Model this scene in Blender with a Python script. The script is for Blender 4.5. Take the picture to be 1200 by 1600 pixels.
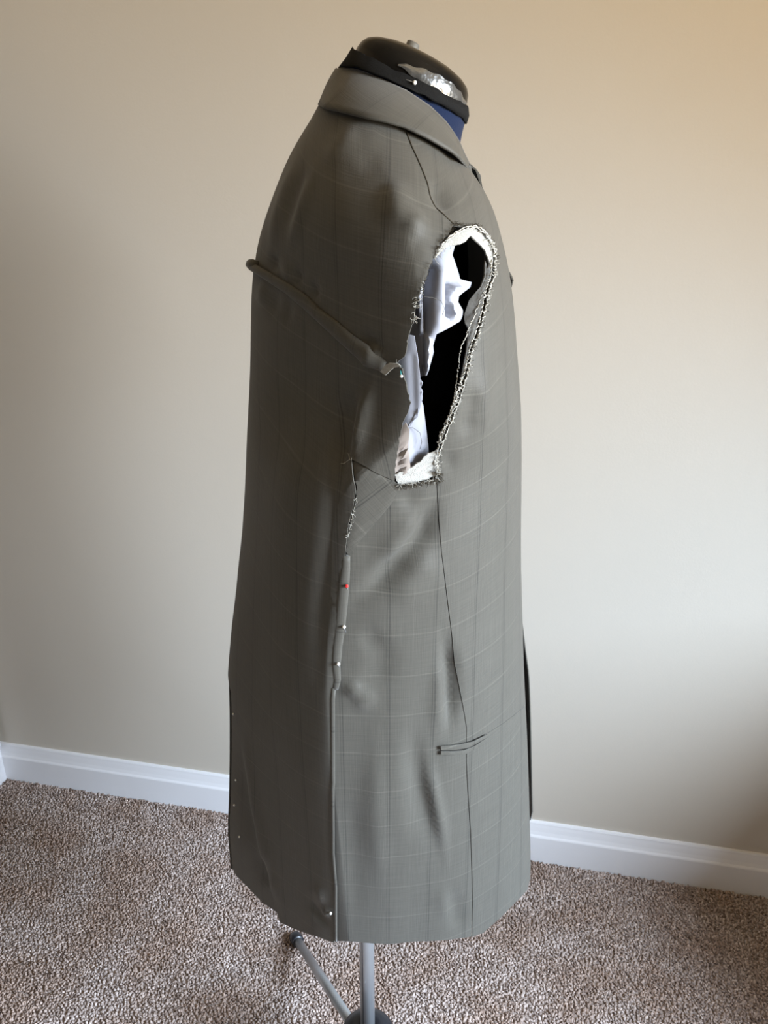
import bpy, math, random
import numpy as np
from mathutils import Vector
from mathutils.geometry import delaunay_2d_cdt

random.seed(7); rng = np.random.default_rng(7)
for _o in list(bpy.data.objects): bpy.data.objects.remove(_o)
SC = bpy.context.scene
COL = SC.collection

# ------------------------------------------------------------------ camera
FPX, PITCH, CH = 1250.0, math.radians(22.0), 1.40
CP, SP = math.cos(PITCH), math.sin(PITCH)
cd = bpy.data.cameras.new('camera'); cam = bpy.data.objects.new('camera', cd); COL.objects.link(cam)
cd.sensor_fit = 'VERTICAL'; cd.sensor_height = 36.0; cd.lens = FPX / 1600.0 * 36.0
cam.location = (0, 0, CH); cam.rotation_euler = (math.radians(90) - PITCH, 0, 0)
cd.clip_start = 0.02
SC.camera = cam

# ------------------------------------------------------------------ room frame (the back wall is turned 11.7 degrees to the lens)
YAW = math.radians(-11.74)
E1 = np.array([math.cos(YAW), math.sin(YAW)]); NN = np.array([math.sin(YAW), -math.cos(YAW)])
O0 = np.array([0.0, 1.4545])
def room(a, b, z): p = O0 + a * E1 + b * NN; return (float(p[0]), float(p[1]), z)
A0, A1, B1, CEIL = -0.9965, 1.80, 4.6, 2.44

# ------------------------------------------------------------------ light and exposure
w = bpy.data.worlds.new('world'); SC.world = w; w.use_nodes = True
w.node_tree.nodes['Background'].inputs[0].default_value = (0.75, 0.86, 1.0, 1)
w.node_tree.nodes['Background'].inputs[1].default_value = 0.4
def area_light(name, loc, direction, sx, sy, power, color, spread=180):
    l = bpy.data.lights.new(name, 'AREA'); l.shape = 'RECTANGLE'; l.size = sx; l.size_y = sy
    l.energy = power; l.color = color; l.spread = math.radians(spread)
    o = bpy.data.objects.new(name, l); COL.objects.link(o); o.location = loc
    o.rotation_euler = Vector(direction).to_track_quat('-Z', 'Y').to_euler()
    return o
WB, WZ0, WZ1, WW = 1.24, 0.85, 1.85, 0.86       # window centre along the right wall, sill, head, width
_d = -E1 * 1.0
area_light('window_skylight', room(A1 + 0.06, WB, (WZ0 + WZ1) / 2), (_d[0], _d[1], -0.80), WW - 0.1, WZ1 - WZ0 - 0.1, 70, (0.72, 0.89, 1.10), 120)
area_light('window_ground_bounce', room(A1 + 0.07, WB, (WZ0 + WZ1) / 2), (_d[0], _d[1], 0.70), WW - 0.1, WZ1 - WZ0 - 0.1, 27, (1.0, 0.76, 0.43), 130)
SC.view_settings.view_transform = 'Standard'; SC.view_settings.look = 'None'
SC.view_settings.exposure = 0.50; SC.view_settings.gamma = 1.0; SC.view_settings.use_curve_mapping = False

# ------------------------------------------------------------------ object helpers
def meta(o, label=None, cat=None, group=None, kind=None):
    if label: o['label'] = label
    if cat: o['category'] = cat
    if group: o['group'] = group
    if kind: o['kind'] = kind
    return o
def empty(name, loc, label, cat, group=None):
    o = bpy.data.objects.new(name, None); COL.objects.link(o); o.location = loc; o.empty_display_size = 0.05
    return meta(o, label, cat, group)
def mesh_obj(name, verts, faces, mat, parent=None, smooth=True, uvs=None):
    me = bpy.data.meshes.new(name)
    V = np.array(verts, dtype=float)
    if parent is not None: V = V - np.array(parent_loc(parent))
    me.from_pydata(V.tolist(), [], faces)
    if uvs is not None:
        uv = me.uv_layers.new(name='UVMap'); li = np.empty(len(me.loops), dtype=np.int32)
        me.loops.foreach_get('vertex_index', li)
        uv.data.foreach_set('uv', np.asarray(uvs, dtype=np.float32)[li].ravel())
    if smooth: me.polygons.foreach_set('use_smooth', [True] * len(me.polygons))
    me.materials.append(mat); me.update()
    o = bpy.data.objects.new(name, me); COL.objects.link(o)
    if parent is not None: o.parent = parent
    return o
def parent_loc(p):
    l = np.array(p.location)
    return l if p.parent is None else l + parent_loc(p.parent)
def tube(path, rad, seg=8, caps=True):
    """swept tube; rad scalar or per point"""
    P = np.array(path, float); n = len(P); R = np.broadcast_to(np.asarray(rad, float), (n,))
    T = np.gradient(P, axis=0); T /= np.linalg.norm(T, axis=1)[:, None] + 1e-12
    up = np.array([0.13, 0.31, 0.94]); V = []
    for i in range(n):
        a = np.cross(T[i], up); a /= np.linalg.norm(a) + 1e-12; b = np.cross(T[i], a)
        for k in range(seg):
            t = 2 * math.pi * k / seg; V.append(P[i] + R[i] * (math.cos(t) * a + math.sin(t) * b))
    F = []
    for i in range(n - 1):
        for k in range(seg):
            k2 = (k + 1) % seg; F.append((i * seg + k, i * seg + k2, (i + 1) * seg + k2, (i + 1) * seg + k))
    if caps: F.append(tuple(range(seg))[::-1]); F.append(tuple((n - 1) * seg + k for k in range(seg)))
    return V, F
def join(parts):
    V, F = [], []
    for v, f in parts:
        b = len(V); V.extend(v); F.extend([tuple(i + b for i in q) for q in f])
    return V, F
def lathe(profile, center, seg=32, axis=(0, 0, 1)):
    ax = Vector(axis).normalized(); q = Vector((0, 0, 1)).rotation_difference(ax)
    V, F = [], []
    for r, h in profile:
        for k in range(seg):
            t = 2 * math.pi * k / seg; V.append(np.array(q @ Vector((r * math.cos(t), r * math.sin(t), h))) + np.array(center))
    for i in range(len(profile) - 1):
        for k in range(seg):
            k2 = (k + 1) % seg; F.append((i * seg + k, i * seg + k2, (i + 1) * seg + k2, (i + 1) * seg + k))
    F.append(tuple(range(seg))[::-1]); F.append(tuple((len(profile) - 1) * seg + k for k in range(seg)))
    return V, F
def rbox(a0, a1, b0, b1, z0, z1):
    V = [room(a, b, z) for z in (z0, z1) for (a, b) in ((a0, b0), (a1, b0), (a1, b1), (a0, b1))]
    F = [(0, 1, 2, 3), (7, 6, 5, 4), (0, 4, 5, 1), (1, 5, 6, 2), (2, 6, 7, 3), (3, 7, 4, 0)]
    return V, F
def bevel(o, wdt=0.003, seg=2):
    m = o.modifiers.new('bevel', 'BEVEL'); m.width = wdt; m.segments = seg; m.limit_method = 'ANGLE'

# ------------------------------------------------------------------ materials
def nodes(name):
    m = bpy.data.materials.new(name); m.use_nodes = True; nt = m.node_tree
    return m, nt, nt.nodes['Principled BSDF']
def N(nt, typ, **kw):
    n = nt.nodes.new(typ)
    for k, v in kw.items(): setattr(n, k, v)
    return n
def mat_noise(name, color, rough=0.6, var=0.06, scale=40, bump=0.0, bscale=200, metallic=0, coord='Object', spec=0.5, sheen=0, bdist=0.001):
    m, nt, b = nodes(name); L = nt.links
    tc = N(nt, 'ShaderNodeTexCoord'); nz = N(nt, 'ShaderNodeTexNoise'); nz.inputs['Scale'].default_value = scale; nz.inputs['Detail'].default_value = 3
    L.new(tc.outputs[coord], nz.inputs['Vector'])
    mx = N(nt, 'ShaderNodeMix', data_type='RGBA')
    c = np.array(color)
    mx.inputs[6].default_value = (*(c * (1 - var)), 1); mx.inputs[7].default_value = (*np.minimum(c * (1 + var), 1), 1)
    L.new(nz.outputs['Fac'], mx.inputs[0]); L.new(mx.outputs[2], b.inputs['Base Color'])
    b.inputs['Roughness'].default_value = rough; b.inputs['Metallic'].default_value = metallic
    b.inputs['Specular IOR Level'].default_value = spec; b.inputs['Sheen Weight'].default_value = sheen
    if bump:
        n2 = N(nt, 'ShaderNodeTexNoise'); n2.inputs['Scale'].default_value = bscale; n2.inputs['Detail'].default_value = 2
        L.new(tc.outputs[coord], n2.inputs['Vector'])
        bp = N(nt, 'ShaderNodeBump'); bp.inputs['Strength'].default_value = bump; bp.inputs['Distance'].default_value = bdist
        L.new(n2.outputs['Fac'], bp.inputs['Height']); L.new(bp.outputs[0], b.inputs['Normal'])
    return m
M_wall = mat_noise('wall_paint', (0.55, 0.502, 0.430), 0.85, 0.015, 3, 0.12, 260, spec=0.2)
M_ceil = mat_noise('ceiling_paint', (0.62, 0.59, 0.53), 0.9, 0.01, 3)
M_trim = mat_noise('white_gloss_paint', (0.80, 0.80, 0.82), 0.4, 0.01, 5)
M_cap = mat_noise('black_gloss_plastic', (0.006, 0.0055, 0.005), 0.22, 0.1, 30, 0.05, 30, spec=0.14)
M_knob = mat_noise('dull_grey_metal', (0.13, 0.125, 0.11), 0.5, 0.1, 50, metallic=0.3)
M_blackplastic = mat_noise('black_plastic', (0.010, 0.011, 0.015), 0.38, 0.1, 60)
M_steel = mat_noise('grey_metal', (0.42, 0.44, 0.46), 0.34, 0.05, 50, metallic=0.75)
M_blackknit = mat_noise('black_knit', (0.007, 0.007, 0.007), 0.9, 0.25, 300, 0.5, 900, spec=0.15)
M_torso = mat_noise('black_jersey', (0.004, 0.005, 0.007), 0.95, 0.2, 200, 0.3, 900, spec=0.08)
M_blue = mat_noise('navy_blue_jersey', (0.0016, 0.0082, 0.033), 0.85, 0.12, 300, 0.4, 900, spec=0.2, sheen=0.1)
M_white = mat_noise('white_lining', (0.28, 0.293, 0.34), 0.55, 0.02, 30, 0.1, 60, sheen=0.2)
M_taupe = mat_noise('taupe_lining', (0.24, 0.205, 0.18), 0.5, 0.06, 60, sheen=0.2)
M_dark = mat_noise('dark_lining_and_gap', (0.018, 0.016, 0.013), 0.8, 0.1, 60, spec=0.1)  # lining colour, also the painted shade in the pocket gap
M_canvas = mat_noise('frayed_canvas', (0.30, 0.295, 0.27), 0.9, 0.35, 700, 0.8, 1200, spec=0.1)
M_canvas2 = mat_noise('stitched_canvas', (0.36, 0.355, 0.33), 0.9, 0.2, 700, 0.6, 1200, spec=0.1)
M_facing = mat_noise('grey_interfacing', (0.10, 0.097, 0.09), 0.9, 0.2, 300, 0.4, 700, spec=0.1)
M_yarn = mat_noise('cream_yarn', (0.42, 0.405, 0.36), 0.9, 0.3, 900, spec=0.1)
M_brownfuzz = mat_noise('brown_fuzz', (0.05, 0.042, 0.03), 0.95, 0.3, 900, spec=0.05)
M_pinwhite = mat_noise('white_pin_head', (0.85, 0.85, 0.82), 0.25, 0.01, 5)
M_pinred = mat_noise('red_pin_head', (0.60, 0.02, 0.02), 0.25, 0.01, 5)
M_teal = mat_noise('teal_thread', (0.05, 0.36, 0.36), 0.6, 0.05, 5)

def cloth_mat(name, base, rot=0.0, contrast=1.0, su=0.047, sv=0.0478, ou=0.0, ov=0.0):
    """windowpane check over a fine twill: UVs are in metres on the cloth"""
    m, nt, b = nodes(name); L = nt.links
    uv = N(nt, 'ShaderNodeUVMap'); mp = N(nt, 'ShaderNodeMapping'); mp.inputs['Rotation'].default_value = (0, 0, rot)
    mp.inputs['Location'].default_value = (ou, ov, 0)
    L.new(uv.outputs[0], mp.inputs[0]); sp = N(nt, 'ShaderNodeSeparateXYZ'); L.new(mp.outputs[0], sp.inputs[0])
    def M(op, a, bb=None, c=None):
        n = N(nt, 'ShaderNodeMath', operation=op)
        for i, x in enumerate((a, bb, c)):
            if x is None: continue
            if isinstance(x, (int, float)): n.inputs[i].default_value = x
            else: L.new(x, n.inputs[i])
        return n.outputs[0]
    def line(coord, period, off, half):
        f = M('FRACT', M('ADD', M('DIVIDE', coord, period), 100.0 + off)); d = M('ABSOLUTE', M('SUBTRACT', f, 0.5))
        # 1 on the line, 0 off it, soft edges
        s = N(nt, 'ShaderNodeMapRange', interpolation_type='SMOOTHSTEP'); L.new(d, s.inputs[0])
        s.inputs[1].default_value = half / period; s.inputs[2].default_value = half / period * 0.25; s.inputs[3].default_value = 0; s.inputs[4].default_value = 1
        return s.outputs[0]
    U, Vv = sp.outputs[0], sp.outputs[1]
    nz = N(nt, 'ShaderNodeTexNoise'); nz.inputs['Scale'].default_value = 1.0; nz.inputs['Detail'].default_value = 3
    mp2 = N(nt, 'ShaderNodeMapping'); mp2.inputs['Scale'].default_value = (900, 25, 1); L.new(mp.outputs[0], mp2.inputs[0]); L.new(mp2.outputs[0], nz.inputs['Vector'])
    nz2 = N(nt, 'ShaderNodeTexNoise'); nz2.inputs['Scale'].default_value = 1.0; nz2.inputs['Detail'].default_value = 3
    mp3 = N(nt, 'ShaderNodeMapping'); mp3.inputs['Scale'].default_value = (25, 700, 1); L.new(mp.outputs[0], mp3.inputs[0]); L.new(mp3.outputs[0], nz2.inputs['Vector'])
    br = N(nt, 'ShaderNodeTexNoise'); br.inputs['Scale'].default_value = 70; L.new(mp.outputs[0], br.inputs['Vector'])
    hl = M('MULTIPLY', line(Vv, sv, 0.0, 0.0011), M('MULTIPLY', M('ADD', br.outputs['Fac'], 0.35), 0.62 * contrast))
    vl = M('MULTIPLY', line(U, su, 0.5, 0.0011), 0.16 * contrast)
    vl2 = M('MULTIPLY', line(U, su, 0.62, 0.0007), 0.09 * contrast)
    d1 = M('MULTIPLY', line(U, su, 0.0, 0.0010), 0.70 * contrast)
    d2 = M('MULTIPLY', line(U, su, 0.055, 0.0008), 0.45 * contrast)
    d3 = M('MULTIPLY', line(Vv, sv, 0.06, 0.0009), 0.10 * contrast)
    weave = M('MULTIPLY', M('SUBTRACT', M('ADD', nz.outputs['Fac'], nz2.outputs['Fac']), 1.0), 0.42)
    tot = M('ADD', M('SUBTRACT', M('ADD', M('ADD', hl, vl), vl2), M('ADD', M('ADD', d1, d2), d3)), weave)
    fac = M('ADD', tot, 1.0)
    vm = N(nt, 'ShaderNodeVectorMath', operation='SCALE'); vm.inputs[0].default_value = base; L.new(fac, vm.inputs['Scale'])
    L.new(vm.outputs[0], b.inputs['Base Color'])
    b.inputs['Roughness'].default_value = 0.62; b.inputs['Specular IOR Level'].default_value = 0.3
    b.inputs['Sheen Weight'].default_value = 0.12; b.inputs['Sheen Roughness'].default_value = 0.5
    bp = N(nt, 'ShaderNodeBump'); bp.inputs['Strength'].default_value = 0.25; bp.inputs['Distance'].default_value = 0.0006
    L.new(M('ADD', nz.outputs['Fac'], nz2.outputs['Fac']), bp.inputs['Height']); L.new(bp.outputs[0], b.inputs['Normal'])
    return m
BASE = (0.0590, 0.0550, 0.0450)
M_cloth = cloth_mat('check_suiting', BASE, contrast=0.52)
M_clothdiag = cloth_mat('check_suiting_on_the_bias', BASE, rot=math.radians(48), contrast=0.6)
M_cloth_plain = cloth_mat('check_suiting_collar', BASE, rot=math.radians(14), contrast=0.35)

# ------------------------------------------------------------------ the room
def structure(name, vf, mat, smooth=False):
    o = mesh_obj(name, vf[0], vf[1], mat, None, smooth); o['kind'] = 'structure'; return o
T = 0.12
structure('floor', rbox(A0 - T, A1 + T, -T, B1 + T, -0.12, 0.0), mat_noise('carpet_base', (0.33, 0.27, 0.24), 0.95, 0.3, 250, 0.6, 400, spec=0.05))
structure('ceiling', rbox(A0 - T, A1 + T, -T, B1 + T, CEIL, CEIL + 0.1), M_ceil)
structure('wall_back', rbox(A0 - T, A1 + T, -T, 0.0, 0.0, CEIL), M_wall)
DB0, DB1, DH = 0.10, 1.55, 2.05      # unseen wide doorway beside the corner trim, opened to cut bounce light
structure('wall_left', join([rbox(A0 - T, A0, 0.0, DB0, 0.0, CEIL), rbox(A0 - T, A0, DB1, B1, 0.0, CEIL), rbox(A0 - T, A0, DB0, DB1, DH, CEIL)]), M_wall)
M_hall = mat_noise('low_bounce_hall_paint', (0.20, 0.18, 0.15), 0.9, 0.02, 3)  # hall colour kept dark so little light bounces back
structure('wall_hall', join([rbox(A0 - 1.6, A0 - 1.5, -0.3, 2.2, 0, CEIL), rbox(A0 - 1.6, A0 - T, -0.4, -0.3, 0, CEIL), rbox(A0 - 1.6, A0 - T, 2.2, 2.3, 0, CEIL), rbox(A0 - 1.6, A0 - T, -0.4, 2.3, CEIL, CEIL + 0.1), rbox(A0 - 1.6, A0 - T, -0.4, 2.3, -0.1, 0)]), M_hall)  # unseen hall box, added behind the doorway to swallow light
structure('wall_front', rbox(A0 - T, A1 + T, B1, B1 + T, 0.0, CEIL), M_wall)
wr = join([rbox(A1, A1 + T, 0.0, WB - WW / 2, 0, CEIL), rbox(A1, A1 + T, WB + WW / 2, B1, 0, CEIL),
           rbox(A1, A1 + T, WB - WW / 2, WB + WW / 2, 0, WZ0), rbox(A1, A1 + T, WB - WW / 2, WB + WW / 2, WZ1, CEIL)])
structure('wall_right', wr, M_wall)
# window: casing, sill and a two-light sash
wn = structure('window_1', join([rbox(A1 - 0.018, A1, WB - WW / 2 - 0.07, WB - WW / 2, WZ0 - 0.07, WZ1 + 0.07), rbox(A1 - 0.018, A1, WB + WW / 2, WB + WW / 2 + 0.07, WZ0 - 0.07, WZ1 + 0.07),
    rbox(A1 - 0.018, A1, WB - WW / 2, WB + WW / 2, WZ1, WZ1 + 0.07)]), M_trim)
mesh_obj('window_sill', *rbox(A1 - 0.05, A1 + 0.0, WB - WW / 2 - 0.09, WB + WW / 2 + 0.09, WZ0 - 0.03, WZ0), M_trim, wn, False)
mesh_obj('window_frame', *join([rbox(A1 + 0.02, A1 + 0.05, WB - 0.02, WB + 0.02, WZ0, WZ1), rbox(A1 + 0.02, A1 + 0.05, WB - WW / 2, WB - WW / 2 + 0.04, WZ0, WZ1),
    rbox(A1 + 0.02, A1 + 0.05, WB + WW / 2 - 0.04, WB + WW / 2, WZ0, WZ1)]), M_trim, wn, False)
# baseboards with an ogee top
BBH = 0.1068
PROF = [(0, 0), (0.0150, 0), (0.0150, 0.0700), (0.0142, 0.0725), (0.0120, 0.0760), (0.0098, 0.0840), (0.0082, 0.0930), (0.0068, 0.0995), (0.0064, 0.1030), (0.0050, 0.1062), (0, BBH)]
def baseboard(name, fn, l0, l1):
    V = [fn(l, d, z) for l in (l0, l1) for (d, z) in PROF]; n = len(PROF)
    F = [(i, (i + 1) % n, n + (i + 1) % n, n + i) for i in range(n)] + [tuple(range(n))[::-1], tuple(range(n, 2 * n))]
    structure(name, (V, F), M_trim)
baseboard('baseboard_back', lambda l, d, z: room(l, d, z), A0, A1)
baseboard('baseboard_left', lambda l, d, z: room(A0 + d, l, z), 0.0, DB0 - 0.0)
baseboard('baseboard_left', lambda l, d, z: room(A0 + d, l, z), DB1, B1)
baseboard('baseboard_right', lambda l, d, z: room(A1 - d, l, z), 0.0, B1)
# casing on the left wall standing just inside the corner
CAS = [(0.000, 0.078), (0.010, 0.084), (0.0205, 0.108), (0.0205, 2.1), (0.0, 2.1)]
V = [room(A0 + d, b, z) for b in (0.016, DB0) for d, z in CAS]; n = len(CAS)
structure('trim_1', (V, [(i, (i + 1) % n, n + (i + 1) % n, n + i) for i in range(n)] + [tuple(range(n))[::-1], tuple(range(n, 2 * n))]), M_trim)

# ------------------------------------------------------------------ carpet pile (uncountable tufts, one object)
def carpet():
    sp = 0.0046
    aa, bb = np.meshgrid(np.arange(A0 + 0.02, 1.25, sp), np.arange(0.018, 1.12, sp))
    a = aa.ravel() + rng.normal(0, sp * 0.30, aa.size); b = bb.ravel() + rng.normal(0, sp * 0.30, aa.size)
    b = np.maximum(b, 0.0175); a = np.maximum(a, A0 + 0.0175)
    n = a.size
    h = rng.uniform(0.0042, 0.0068, n); r = rng.uniform(0.0019, 0.0030, n); th = rng.uniform(0, 6.28, n)
    la, lb = rng.normal(0, 0.0026, n), rng.normal(0, 0.0026, n)
    cx = O0[0] + a * E1[0] + b * NN[0]; cy = O0[1] + a * E1[1] + b * NN[1]
    V = np.zeros((n, 7, 3))
    for k in range(3):
        t = th + k * 2.0944
        V[:, k, 0] = cx + r * np.cos(t); V[:, k, 1] = cy + r * np.sin(t)
        t2 = t + 0.8
        V[:, 3 + k, 0] = cx + la * 0.6 + 1.05 * r * np.cos(t2); V[:, 3 + k, 1] = cy + lb * 0.6 + 1.05 * r * np.sin(t2); V[:, 3 + k, 2] = h * 0.72
    V[:, 6, 0] = cx + la; V[:, 6, 1] = cy + lb; V[:, 6, 2] = h
    f = np.array([[0, 1, 3], [1, 4, 3], [1, 2, 4], [2, 5, 4], [2, 0, 5], [0, 3, 5], [3, 4, 6], [4, 5, 6], [5, 3, 6]])
    F = (f[None] + (np.arange(n) * 7)[:, None, None]).reshape(-1, 3)
    me = bpy.data.meshes.new('carpet_pile')
    me.vertices.add(n * 7); me.vertices.foreach_set('co', V.ravel())
    nf = len(F); me.loops.add(nf * 3); me.loops.foreach_set('vertex_index', F.ravel().astype(np.int32))
    me.polygons.add(nf); me.polygons.foreach_set('loop_start', np.arange(nf, dtype=np.int32) * 3); me.polygons.foreach_set('loop_total', np.full(nf, 3, dtype=np.int32))
    me.update(calc_edges=True)
    at = me.attributes.new('tuft', 'FLOAT', 'POINT')
    val = np.repeat(np.clip(rng.normal(0.5, 0.24, n), 0, 1), 7); at.data.foreach_set('value', val.astype(np.float32))
    m, nt, bs = nodes('carpet_yarn'); L = nt.links
    an = N(nt, 'ShaderNodeAttribute'); an.attribute_name = 'tuft'
    cr = N(nt, 'ShaderNodeValToRGB'); e = cr.color_ramp.elements
    e[0].position = 0.0; e[0].color = (0.18, 0.135, 0.115, 1); e[1].position = 1.0; e[1].color = (0.64, 0.55, 0.51, 1)
    x = e.new(0.45); x.color = (0.40, 0.325, 0.29, 1)
    L.new(an.outputs['Fac'], cr.inputs[0])
    tc = N(nt, 'ShaderNodeTexCoord'); nz = N(nt, 'ShaderNodeTexNoise'); nz.inputs['Scale'].default_value = 8.0; nz.inputs['Detail'].default_value = 2
    L.new(tc.outputs['Object'], nz.inputs['Vector'])
    mx = N(nt, 'ShaderNodeMix', data_type='RGBA', blend_type='MULTIPLY'); mx.inputs[0].default_value = 1.0
    c2 = N(nt, 'ShaderNodeValToRGB'); c2.color_ramp.elements[0].position = 0.38; c2.color_ramp.elements[0].color = (0.80, 0.72, 0.66, 1)
    c2.color_ramp.elements[1].position = 0.62; c2.color_ramp.elements[1].color = (1, 1, 1, 1)
    L.new(nz.outputs['Fac'], c2.inputs[0]); L.new(cr.outputs[0], mx.inputs[6]); L.new(c2.outputs[0], mx.inputs[7])
    L.new(mx.outputs[2], bs.inputs['Base Color']); bs.inputs['Roughness'].default_value = 0.9; bs.inputs['Specular IOR Level'].default_value = 0.1
    me.materials.append(m)
    o = bpy.data.objects.new('carpet_pile', me); COL.objects.link(o)
    meta(o, 'taupe cut-pile carpet covering the floor around the stand', 'carpet', None, 'stuff')
carpet()

# ------------------------------------------------------------------ garment surface
FY = 0.83; FX = -0.0247                                    # the stand's pole
def proj(P):
    P = np.asarray(P, float); x, y, z = P[..., 0], P[..., 1], P[..., 2] - CH
    dep = y * CP - z * SP; up = y * SP + z * CP
    return 600 + FPX * x / dep, 800 - FPX * up / dep
def at_y(px, py, y):
    u = (px - 600) / FPX; v = -(py - 800) / FPX
    r = np.array([u, CP + v * SP, -SP + v * CP]); t = y / r[1]; p = r * t; p[2] += CH; return p
LEFT = [(512, 150), (500, 170), (487, 190), (470, 217), (455, 242), (432, 302), (417, 340), (407, 375), (402, 392), (399, 427), (396, 470), (394.5, 580), (392.5, 620), (389.5, 680),
        (386, 767), (381, 842), (376, 880), (372.5, 922), (365, 980), (358.5, 1057), (359, 1080), (360, 1110), (360, 1172), (359, 1247), (357, 1287), (357.5, 1310), (360, 1337), (363, 1370), (366, 1420)]
RIGHT = [(650, 140), (662, 168), (700, 205), (722, 250), (750, 290), (772, 325), (780, 357), (789, 392), (795, 425), (800, 462), (805, 505), (808, 550), (812.5, 630), (814, 715), (814, 790),
         (813, 845), (813, 900), (815, 960), (819, 1075), (822, 1137), (826, 1237), (827.5, 1290), (828.7, 1346), (828, 1372), (828, 1420)]
Ly = np.array([p[1] for p in LEFT]); Lx = np.array([p[0] for p in LEFT]); Ry = np.array([p[1] for p in RIGHT]); Rx = np.array([p[0] for p in RIGHT])
_bz = [0.50, 0.55, 0.60, 0.70, 0.80, 0.90, 1.00, 1.10, 1.20, 1.28, 1.34, 1.37, 1.39, 1.41, 1.43, 1.45, 1.468, 1.49]
_bb = [.148, .150, .153, .158, .163, .167, .172, .180, .190, .198, .196, .188, .172, .150, .124, .098, .078, .065]
_bn = [2.2, 2.2, 2.2, 2.2, 2.2, 2.2, 2.2, 2.2, 2.15, 2.05, 1.95, 1.9, 1.85, 1.85, 1.9, 2.0, 2.0, 2.0]
ZG = np.linspace(0.50, 1.49, 100)
BG = np.interp(ZG, _bz, _bb); NG = np.interp(ZG, _bz, _bn)
def smooth1(v, k=3):
    for _ in range(k):
        p = np.concatenate([[v[0]], v, [v[-1]]]); v = (p[:-2] + 2 * p[1:-1] + p[2:]) / 4
    return v
BG = smooth1(BG, 4)
AG = np.full(100, 0.16); XG = np.full(100, FX)
_ph = np.linspace(0, 2 * np.pi, 361)[:-1]
SHG = smooth1(np.interp(ZG, [0.5, 0.95, 1.12, 1.16, 1.19, 1.23, 1.34, 1.43], [0.030, 0.048, 0.045, 0.036, 0.0, -0.033, -0.030, 0.0]), 2); NBG = smooth1(np.interp(ZG, [0.5, 1.33, 1.43], [1.24, 1.34, 1.85]), 4)
def ring(A, X, B, n, ph, sh, nb):
    # the back halves are flatter than the front halves and the widest point lies a little behind the middle
    c, s = np.cos(ph), np.sin(ph); n = np.where(c >= 0, n, nb); X = X - sh; A = np.where(c >= 0, A + sh, A - sh)
    return X + A * np.sign(c) * np.abs(c) ** (2 / n), FY + B * np.sign(s) * np.abs(s) ** (2 / n)
for _ in range(14):
    x, y = ring(AG[:, None], XG[:, None], BG[:, None], NG[:, None], _ph[None], SHG[:, None], NBG[:, None])
    P = np.stack([x, y, np.broadcast_to(ZG[:, None], x.shape)], -1); px, py = proj(P)
    il, ir = px.argmin(1), px.argmax(1); k = np.arange(100)
    pl, yl, pr, yr = px[k, il], py[k, il], px[k, ir], py[k, ir]
    s = (0.83 * CP + (CH - ZG) * SP) / FPX
    el = (np.interp(yl, Ly, Lx) - pl) * s; er = (np.interp(yr, Ry, Rx) - pr) * s
    AG = np.maximum(AG + (er - el) / 2, 0.03); XG = XG + (er + el) / 2
AG = smooth1(AG, 3); XG = smooth1(XG, 3)
def surf(phi, z):
    phi = np.asarray(phi, float); z = np.asarray(z, float)
    A = np.interp(z, ZG, AG); X = np.interp(z, ZG, XG); B = np.interp(z, ZG, BG); n = np.interp(z, ZG, NG)
    x, y = ring(A, X, B, n, phi, np.interp(z, ZG, SHG), np.interp(z, ZG, NBG)); return np.stack([x, y, z + 0 * x], -1)
def normal(phi, z):
    e = 0.03; dz = 0.012
    a = surf(phi + e, z) - surf(phi - e, z); b = surf(phi, np.minimum(z + dz, 1.489)) - surf(phi, np.maximum(z - dz, 0.5))
    nn = np.cross(a, b); return nn / (np.linalg.norm(nn, axis=-1, keepdims=True) + 1e-12)
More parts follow.
